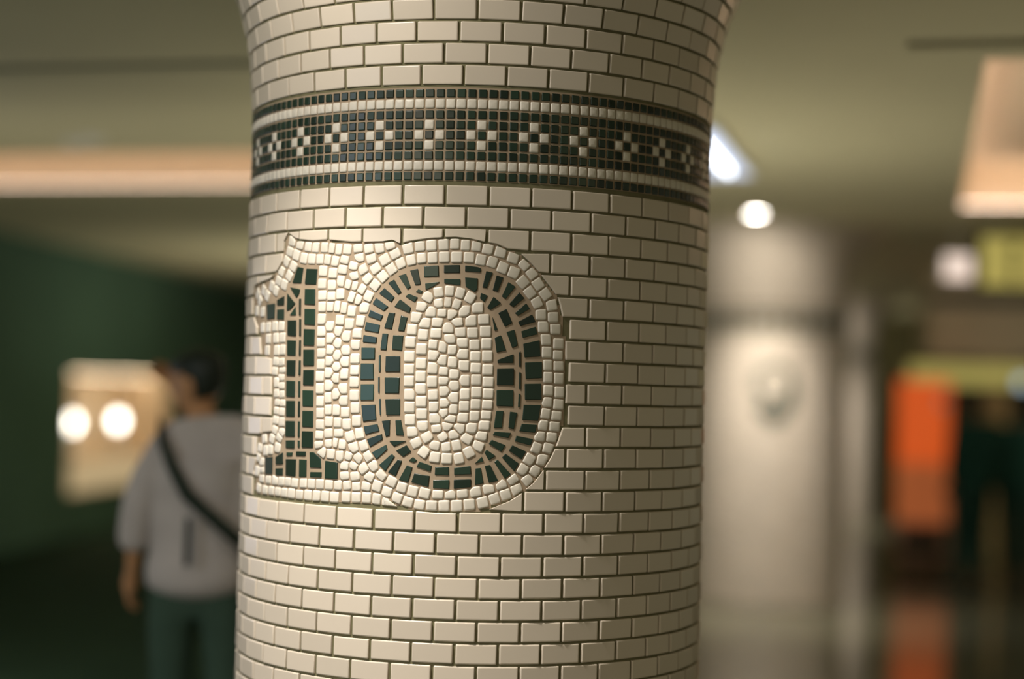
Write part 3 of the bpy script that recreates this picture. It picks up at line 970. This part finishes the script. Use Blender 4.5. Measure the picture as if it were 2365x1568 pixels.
for k, (x, y, d) in enumerate(((172, 322, 9.15), (215, 330, 9.0))):
    pt = at(x, y, d)
    o = empty('ceiling_sensor', (pt.x, pt.y, CEIL))
    tag(o, ['pale round sensor on the left ceiling, the left one of two', 'pale round sensor on the left ceiling, the right one of two'][k], 'smoke detector', 'sensors on the left ceiling')
    bm = bmesh.new()
    lathe(bm, [(0.06, 0.0), (0.06, -0.02), (0.045, -0.035), (0.001, -0.04)], 24)
    from_bm('cover', bm, mat('sensor_white', (0.75, 0.72, 0.66), 0.5), o, True)
    bm = bmesh.new()
    lathe(bm, [(0.072, 0.0), (0.072, -0.006), (0.058, -0.008)], 24)
    from_bm('base_ring', bm, M['chrome'], o, True)


# ------------------------------------------------------------------ right side: sign, shop fascia, machine
def box_px(x0, x1, y0, y1, Y):
    a, b = at(x0, y1, Y), at(x1, y0, Y)
    return a.x, b.x, a.z, b.z


SY = 12.0
x0, x1, z0, z1 = box_px(2262, 2480, 548, 664, SY)
sign = empty('hanging_sign', ((x0 + x1) / 2, SY, z0))
tag(sign, 'yellow hanging sign with dark marks, cut by the right frame edge', 'sign')
w = (x1 - x0) / 2; h = z1 - z0
bm = bmesh.new(); bx(bm, (-w, 0, 0), (w, 0.10, h), 0.008); from_bm('sign_box', bm, M['black'], sign)
bm = bmesh.new(); bx(bm, (-w + .01, -0.006, .012), (w - .01, 0.0, h - .012)); from_bm('face_panel', bm, emitter('yellow_face_glow', (0.60, 0.50, 0.13), 0.62), sign)
sx = at(2341, 600, SY).x - sign.location.x
bm = bmesh.new()
bx(bm, (sx - .018, -0.011, .03), (sx + .018, -0.007, h * .62))
bm2 = bm
bmesh.ops.create_circle(bm, cap_ends=True, segments=24, radius=0.038, matrix=Matrix.Translation((sx, -0.0112, h * .76)) @ Matrix.Rotation(PI / 2, 4, 'X'))
from_bm('dark_pictogram', bm, M['black'], sign)
for s in (-w * .6, w * .6):
    bm = bmesh.new()
    bmesh.ops.create_cone(bm, segments=12, radius1=.012, radius2=.012, depth=CEIL - z1, cap_ends=True, matrix=Matrix.Translation((s, 0.05, h + (CEIL - z1) / 2)))
    from_bm('hanger_rod', bm, M['chrome'], sign)

x0, x1, z0, z1 = box_px(2178, 2246, 588, 646, SY)
o = empty('square_lamp', ((x0 + x1) / 2, SY, z0))
tag(o, 'small pinkish white glowing square lamp left of the yellow sign', 'lamp')
w = (x1 - x0) / 2; h = z1 - z0
bm = bmesh.new(); bx(bm, (-w, 0, 0), (w, 0.10, h), 0.01); from_bm('lamp_box', bm, M['chrome'], o)
bm = bmesh.new(); bx(bm, (-w + .006, -0.006, .006), (w - .006, 0.0, h - .006)); from_bm('lit_face', bm, emitter('pinkish_face_glow', (1.0, 0.80, 0.68), 0.95), o)
bm = bmesh.new()
bmesh.ops.create_cone(bm, segments=12, radius1=.01, radius2=.01, depth=CEIL - z1, cap_ends=True, matrix=Matrix.Translation((0, 0.05, h + (CEIL - z1) / 2)))
from_bm('hanger_rod', bm, M['chrome'], o)

# stepped fascia over the shop opening
FY = 17.0
fx0 = at(2150, 760, FY).x
fx1 = fx0 + 4.2
def zz_(y): return at(2260, y, FY).z
z_lo, z_hi = zz_(838), CEIL
bm = bmesh.new()
bx(bm, (fx0, FY + .0, zz_(828)), (fx1, FY + .5, CEIL))
bx(bm, (fx0 - .02, FY - .06, zz_(762)), (fx1, FY, zz_(706)))
bx(bm, (fx0 - .02, FY - .05, zz_(812)), (fx1, FY, zz_(784)))
bx(bm, (fx0 - .02, FY - .09, zz_(676)), (fx1, FY, CEIL))
tag(from_bm('trim_5', bm, M['fascia']), kind='structure')
bm = bmesh.new()
bx(bm, (fx0 - .03, FY - .1, zz_(704)), (fx1, FY - 0.001, zz_(680)))
tag(from_bm('trim_6', bm, M['black']), kind='structure')

yx0 = at(2098, 860, FY - .15).x
lb = empty('light_band', ((yx0 + fx1) / 2, FY - .15, zz_(893)))
tag(lb, 'long yellow lit band under the beige fascia, above the orange machine', 'sign')
bm = bmesh.new(); bx(bm, (-(fx1 - yx0) / 2, 0.0, 0), ((fx1 - yx0) / 2, .14, zz_(842) - zz_(893)), .01); from_bm('band_box', bm, M['fascia'], lb)
bm = bmesh.new(); bx(bm, (-(fx1 - yx0) / 2 + .01, -0.006, .01), ((fx1 - yx0) / 2 - .01, -0.001, zz_(842) - zz_(893) - .01)); from_bm('lit_face', bm, emitter('yellow_band_glow', (0.50, 0.43, 0.11), 0.6), lb)
# shop interior behind the opening and its side pier
bm = bmesh.new()
bx(bm, (fx0 + .62, FY + .0, 0), (fx0 + .80, FY + .5, zz_(828)))
tag(from_bm('trim_7', bm, mat('tan_pier', (0.5, 0.38, 0.16), .7, noise=.05)), kind='structure')
bm = bmesh.new()
sx0 = at(2130, 900, FY + 2.2).x
bx(bm, (sx0, FY + 2.2, 0), (fx1, FY + 2.3, CEIL)); bx(bm, (fx1 - .05, FY + .5, 0), (fx1 + .05, FY + 2.3, CEIL))
tag(from_bm('wall_shop', bm, mat('dark_shop_wall', (0.13, 0.125, 0.07), .9)), kind='structure')

VY = 16.2
x0, x1, z0, z1 = box_px(2078, 2196, 1306, 880, VY)
x0, x1, za, zb = box_px(2072, 2192, 1064, 884, VY)
vm = empty('vending_machine', ((x0 + x1) / 2, VY, 0), -0.25)
tag(vm, 'tall orange red vending machine with a glowing upper front, under the yellow band', 'vending machine')
w = (x1 - x0) / 2
orange_side = mat('pale_orange_side', (0.72, 0.40, 0.30), 0.5, noise=.04)
orange = mat('orange_lacquer', (0.78, 0.13, 0.03), 0.45, noise=.05)
dull = mat('glowing_orange_front', (0.62, 0.22, 0.06), 0.5, noise=.08, emit=(0.50, 0.125, 0.04), estr=0.5)  # faint glow added to brighten the lower door
bm = bmesh.new(); bx(bm, (-w, 0, 0.06), (w, .65, zb), .015); from_bm('cabinet', bm, orange_side, vm)
bm = bmesh.new(); bx(bm, (-w + .015, -.02, za + .03), (w - .015, -.002, zb - .03), .005)
from_bm('display_front', bm, emitter('orange_display_glow', (0.80, 0.115, 0.018), 0.70), vm)
bm = bmesh.new(); bx(bm, (-w + .015, -.015, .42), (w - .015, -.002, za - .05), .005); from_bm('lower_door', bm, dull, vm)
bm = bmesh.new(); bx(bm, (-w + .06, -.02, .14), (w - .06, -.002, .34), .01); from_bm('delivery_flap', bm, M['black'], vm)
bm = bmesh.new(); bx(bm, (w - .11, -.03, za - .24), (w - .05, -.015, za - .12), .004); from_bm('coin_slot', bm, M['chrome'], vm)
for sx_ in (-w + .05, w - .09):
    for sy_ in (.04, .56):
        bm = bmesh.new(); bx(bm, (sx_, sy_, 0.0), (sx_ + .05, sy_ + .05, .06)); from_bm('foot', bm, M['black'], vm)


pz = at(2361, 884, 16.6)
o = empty('round_lamp', (pz.x, 16.6, pz.z))
tag(o, 'small bluish round lamp on the yellow band at the right frame edge', 'lamp')
bm = bmesh.new()
bmesh.ops.create_uvsphere(bm, u_segments=16, v_segments=10, radius=0.055)
from_bm('globe', bm, emitter('pale_blue_glow', (0.42, 0.60, 0.75), 1.2), o, True)
bm = bmesh.new()
bx(bm, (-.02, .045, -.02), (.02, .235, .02)); from_bm('bracket', bm, M['chrome'], o)


# ------------------------------------------------------------------ people
def skin_mesh(name, nodes, edges, sub=2):
    """nodes: (pos, rx, ry); the surface is grown by the Skin modifier and frozen to a mesh"""
    me = bpy.data.meshes.new(name)
    me.from_pydata([n[0] for n in nodes], edges, [])
    o = bpy.data.objects.new(name, me)
    C.objects.link(o)
    o.modifiers.new('skin', 'SKIN')
    if not me.skin_vertices:
        bm = bmesh.new(); bm.from_mesh(me); bm.verts.layers.skin.verify(); bm.to_mesh(me); bm.free()
    for i, n in enumerate(nodes):
        me.skin_vertices[0].data[i].radius = (n[1], n[2])
        me.skin_vertices[0].data[i].use_root = (i == 0)
    s = o.modifiers.new('sub', 'SUBSURF'); s.levels = sub; s.render_levels = sub
    bpy.context.view_layer.update()
    dg = bpy.context.evaluated_depsgraph_get()
    out = bpy.data.meshes.new_from_object(o.evaluated_get(dg))
    bpy.data.objects.remove(o); bpy.data.meshes.remove(me)
    out.name = name
    for p in out.polygons: p.use_smooth = True
    return out


def chain(nodes, edges, start, pts):
    prev = start
    for p in pts:
        nodes.append((p[0], p[1], p[2] if len(p) > 2 else p[1]))
        if prev is not None: edges.append((prev, len(nodes) - 1))
        prev = len(nodes) - 1
    return prev


def hand(nodes, edges, wrist, elbow, wristpos, side, curl=0.35, thumb=Vector((1, 0, 0))):
    """palm, four unequal fingers and a thumb continuing the forearm direction"""
    d = (wristpos - elbow).normalized()
    t = (thumb - d * thumb.dot(d)).normalized()
    n = d.cross(t) * side
    palm = chain(nodes, edges, wrist, [(wristpos + d * .035, .030, .017), (wristpos + d * .075, .036, .016)])
    for k, (off, L) in enumerate(((.026, .068), (.009, .076), (-.009, .070), (-.026, .056))):
        b = wristpos + d * .088 + t * off
        k1 = b + (d + n * curl * .5) * L * .45
        k2 = k1 + (d * .8 + n * curl) * L * .35
        k3 = k2 + (d * .5 + n * curl * 1.4) * L * .25
        chain(nodes, edges, palm, [(b, .009), (k1, .0085), (k2, .008), (k3, .0065)])
    th = wristpos + d * .03 + t * .03
    chain(nodes, edges, palm - 1, [(th, .012), (th + (d * .7 + t * .6) * .035, .010), (th + (d * .95 + t * .55 + n * .2) * .065, .0085)])


def head_bm(bm, centre, yaw, tilt, hair=False, s=1.0):
    """head built from rings: chin, jaw, cheeks, brow, skull, with nose, ears and eye sockets"""
    mt = Matrix.Translation(centre) @ Matrix.Rotation(yaw, 4, 'Z') @ Matrix.Rotation(tilt, 4, 'X') @ Matrix.Scale(s, 4)
    prof = [(-.118, .018, .016, .060), (-.108, .038, .034, .050), (-.085, .054, .060, .025), (-.055, .064, .082, .008), (-.02, .071, .093, .0),
            (.02, .075, .098, -.004), (.055, .074, .097, -.006), (.085, .063, .083, -.008), (.105, .043, .058, -.01), (.118, .015, .02, -.01)]
    n = 28
    rings = []
    for z, rx, ry, oy in prof:
        ring = []
        for k in range(n):
            a = 2 * PI * k / n
            x, y = rx * math.sin(a), -ry * math.cos(a) - oy * 0.6
            if hair:
                front = max(0, math.cos(a))
                if z < .05 and math.cos(a) > (-.25 if z < .02 else .1): g = .90
                else: g = 1.12
                if z < -.06: g = .9
                x *= g; y *= g
            else:
                # nose ridge and eye sockets
                if abs(x) < .016 and y < 0 and -.045 < z < .03: y -= .012 if z > -.02 else .022
                if .018 < abs(x) < .045 and y < -.06 and 0 < z < .03: y += .010
                if abs(x) < .028 and y < 0 and -.075 < z < -.055: y -= .006
            ring.append(bm.verts.new(mt @ Vector((x, y, z + (.008 if hair else 0)))))
        rings.append(ring)
    for a, b in zip(rings, rings[1:]):
        for k in range(n): bm.faces.new((a[k], a[(k + 1) % n], b[(k + 1) % n], b[k]))
    bm.faces.new(rings[0]); bm.faces.new(rings[-1])
    if not hair:
        for sgn in (-1, 1):
            bmesh.ops.create_uvsphere(bm, u_segments=10, v_segments=8, radius=1.0,
                                      matrix=mt @ Matrix.Translation((sgn * .076, .008, -.005)) @ Matrix.Diagonal((.010, .020, .032, 1)))


def freeze(name, me, mt, parent):
    o = link(name, me, mt, parent)
    return o


def make_person(loc, rz, label, P, mats, scale=1.0, bag=None):
    """P: pose dict with joint positions in the person's own frame (facing -Y, metres)"""
    root = empty('person', loc, rz)
    root.scale = (scale,) * 3
    tag(root, label, 'person')
    V = lambda *a: Vector(a)
    nodes, edges = [], []
    nodes.append((V(0, 0, .95), .13, .10))
    neck = chain(nodes, edges, 0, [(V(0, 0.01, 1.12), .125, .09), (V(0, .015, 1.30), .15, .10), (V(0, .02, 1.42), .09, .07), (V(*P['neck']), .055, .055), (V(*P['head']) + V(0, 0, -.06), .055, .06)])
    chest = 2
    for s, side in (('L', -1), ('R', 1)):
        sh, el, wr = V(*P['sh' + s]), V(*P['el' + s]), V(*P['wr' + s])
        w = chain(nodes, edges, 3 if False else 2, [(sh, .055), ((sh + el) / 2, .047), (el, .040), ((el + wr) / 2 * 1.0, .037), (wr, .026, .022)])
        hand(nodes, edges, w, el, wr, side, P.get('curl', .35), V(*P.get('thumb' + s, (0, -1, 0))))
        hp, kn, an = V(side * .09, 0, .90), V(*P['kn' + s]), V(*P['an' + s])
        a = chain(nodes, edges, 0, [(hp, .085), ((hp + kn) / 2, .075), (kn, .055), ((kn + an) / 2 + V(0, .01, .04), .052), (an, .036)])
        chain(nodes, edges, a, [(an + V(0, -.06, -.045), .038, .028), (an + V(0, -.14, -.052), .036, .022)])
    body = skin_mesh('body', nodes, edges)
    bm = bmesh.new(); bm.from_mesh(body)
    head_bm(bm, V(*P['head']), P.get('yaw', 0), P.get('tilt', 0))
    bm.to_mesh(body); bm.free()
    for p in body.polygons: p.use_smooth = True
    freeze('body', body, mats['skin'], root)
    bm = bmesh.new(); head_bm(bm, V(*P['head']) + V(0, .004, .0), P.get('yaw', 0), P.get('tilt', 0), hair=True)
    from_bm('hair', bm, mats['hair'], root, True)
    # shirt
    nodes, edges = [], []
    hem = P.get('hem', .78)
    nodes.append((V(0, .01, 1.15), .205, .15))
    chain(nodes, edges, 0, [(V(0, 0, (hem + 1.1) / 2), .215, .165), (V(0, 0, hem), .225, .17)])
    t = chain(nodes, edges, 0, [(V(0, .02, 1.32), .18, .13), (V(0, .02, 1.42), .105, .085), (V(*P['neck']) * .5 + V(0, .02, 1.42) * .5, .066, .066)])
    for s, side in (('L', -1), ('R', 1)):
        sh, el, wr = V(*P['sh' + s]), V(*P['el' + s]), V(*P['wr' + s])
        k = P.get('sleeve', .85)
        end = sh + (el - sh) * k if k <= 1 else el + (wr - el) * (k - 1)
        pts = [(sh + V(0, 0, .005), .075), ((sh + (el if k > 1 else end)) / 2, .078)]
        if k > 1: pts.append((el, max(.07, P.get('cuff', 0))))
        pts.append((end, .090 if k <= 1 else P.get('cuff', .055)))
        chain(nodes, edges, 3, pts)
    freeze('shirt', skin_mesh('shirt', nodes, edges), mats['shirt'], root)
    # trousers
    nodes, edges = [], []
    nodes.append((V(0, 0, .98), .165, .125))
    chain(nodes, edges, 0, [(V(0, 0, .90), .165, .13)])
    for s, side in (('L', -1), ('R', 1)):
        kn, an = V(*P['kn' + s]), V(*P['an' + s])
        chain(nodes, edges, 1, [(V(side * .10, 0, .80), .10), ((V(side * .1, 0, .8) + kn) / 2, .092), (kn, .078), ((kn + an) / 2, .072), (an + V(0, .005, .04), .068)])
    freeze('trousers', skin_mesh('trousers', nodes, edges), mats['trousers'], root)
    for s in 'LR':
        an = V(*P['an' + s])
        bm = bmesh.new()
        bx(bm, (an.x - .048, an.y - .20, an.z - .092), (an.x + .048, an.y + .075, an.z - .02), .022)
        from_bm('shoe', bm, mats['shoe'], root, True)
    if bag:
        # cross-body strap from the left shoulder over the back to a small bag at the right hip
        pts = bag['path']
        bm = bmesh.new()
        prev = None
        wid = bag.get('w', .022)
        for i, p in enumerate(pts):
            p = V(*p)
            q = V(*pts[min(i + 1, len(pts) - 1)]) - V(*pts[max(i - 1, 0)])
            q.normalize()
            nrm = V(p.x, p.y - .0, 0).normalized() if V(p.x, p.y, 0).length > 1e-4 else V(0, 1, 0)
            sd = q.cross(nrm).normalized()
            ring = [bm.verts.new(p + sd * a + nrm * b) for a, b in ((-wid, 0), (wid, 0), (wid, .006), (-wid, .006))]
            if prev:
                for k in range(4): bm.faces.new((prev[k], prev[(k + 1) % 4], ring[(k + 1) % 4], ring[k]))
            else: bm.faces.new(ring)
            prev = ring
        bm.faces.new(prev)
        return root, from_bm('strap', bm, mats['bag'], None, False)
    return root, None


cloth = lambda n, c: mat(n, c, 0.9, 0.1, noise=.08, nscale=9, bump=.3)
skin_m = mat('skin_tone', (0.50, 0.26, 0.12), 0.55, 0.3, noise=.05)
hair_m = mat('dark_hair', (0.015, 0.022, 0.014), 0.5, 0.3, noise=.1)
mats_a = {'skin': skin_m, 'hair': hair_m, 'shirt': cloth('grey_lilac_cotton', (0.52, 0.47, 0.43)), 'trousers': cloth('dark_green_trousers', (0.06, 0.10, 0.07)),
          'shoe': M['black'], 'bag': cloth('black_webbing', (0.018, 0.03, 0.02))}
PA = {'neck': (.0, .02, 1.47), 'head': (.03, -.01, 1.595), 'yaw': 1.2, 'tilt': .10, 'hem': .79, 'sleeve': 1.75,
      'shL': (-.18, .02, 1.40), 'elL': (-.04, -.25, 1.33), 'wrL': (.125, -.15, 1.555), 'thumbL': (-1, 0, 0),
      'shR': (.135, .02, 1.385), 'elR': (.225, .03, 1.15), 'wrR': (.25, -.01, .91), 'thumbR': (0, -1, 0),
      'knL': (-.10, -.03, .50), 'anL': (-.11, .06, .10), 'knR': (.10, -.05, .50), 'anR': (.12, -.02, .10), 'curl': .5,
      'cuff': .066}
PYD = 6.1
pa = at(468, 1100, PYD)
path = [(-.15, .06, 1.452), (-.13, .125, 1.40), (-.08, .165, 1.30), (-.02, .185, 1.20), (.06, .19, 1.13), (.13, .178, 1.07), (.19, .14, 1.01), (.23, .08, .97)]
per, strap = make_person((pa.x, PYD, 0), PI, 'person seen from behind in a loose pale T-shirt with a dark cross-body strap', PA, mats_a, 1.0,
                         {'path': [(-x, y, z) for x, y, z in path]})
bag = empty('crossbody_bag', (0, 0, 0))
tag(bag, 'dark cross-body bag worn over the pale T-shirt of the person at left', 'bag')
bag.location = per.location; bag.rotation_euler = per.rotation_euler
strap.parent = bag
bm = bmesh.new(); bx(bm, (-.29, -.08, .70), (-.24, .12, .90), .02); o = from_bm('pouch', bm, mats_a['bag'], bag, True)
bm = bmesh.new(); bx(bm, (.0, .188, .95), (.022, .196, 1.12), .004); from_bm('hanging_strap_end', bm, mats_a['bag'], bag, True)

stand = {'neck': (0, .02, 1.48), 'head': (0, -.01, 1.60), 'hem': .84, 'sleeve': 1.8,
         'shL': (-.19, .02, 1.40), 'elL': (-.23, .03, 1.12), 'wrL': (-.20, -.06, .90), 'shR': (.19, .02, 1.40), 'elR': (.23, .03, 1.12), 'wrR': (.20, -.06, .90),
         'knL': (-.09, -.02, .50), 'anL': (-.09, .03, .10), 'knR': (.09, -.02, .50), 'anR': (.09, -.05, .10)}
dark_shirt = cloth('black_coat', (0.018, 0.06, 0.042)); dark_tr = cloth('black_trousers', (0.02, 0.055, 0.04))
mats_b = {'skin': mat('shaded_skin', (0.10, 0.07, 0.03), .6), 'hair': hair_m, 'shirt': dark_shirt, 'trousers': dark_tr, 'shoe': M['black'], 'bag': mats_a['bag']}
pb = at(2248, 1000, 14.2)
make_person((pb.x, 14.2, 0), PI + .5, 'person in black standing beside the orange vending machine', stand, mats_b, 1.0)
pc = at(2352, 1000, 14.6)
make_person((pc.x, 14.6, 0), PI - .4, 'person in dark clothes at the right frame edge', stand, mats_b, .98)
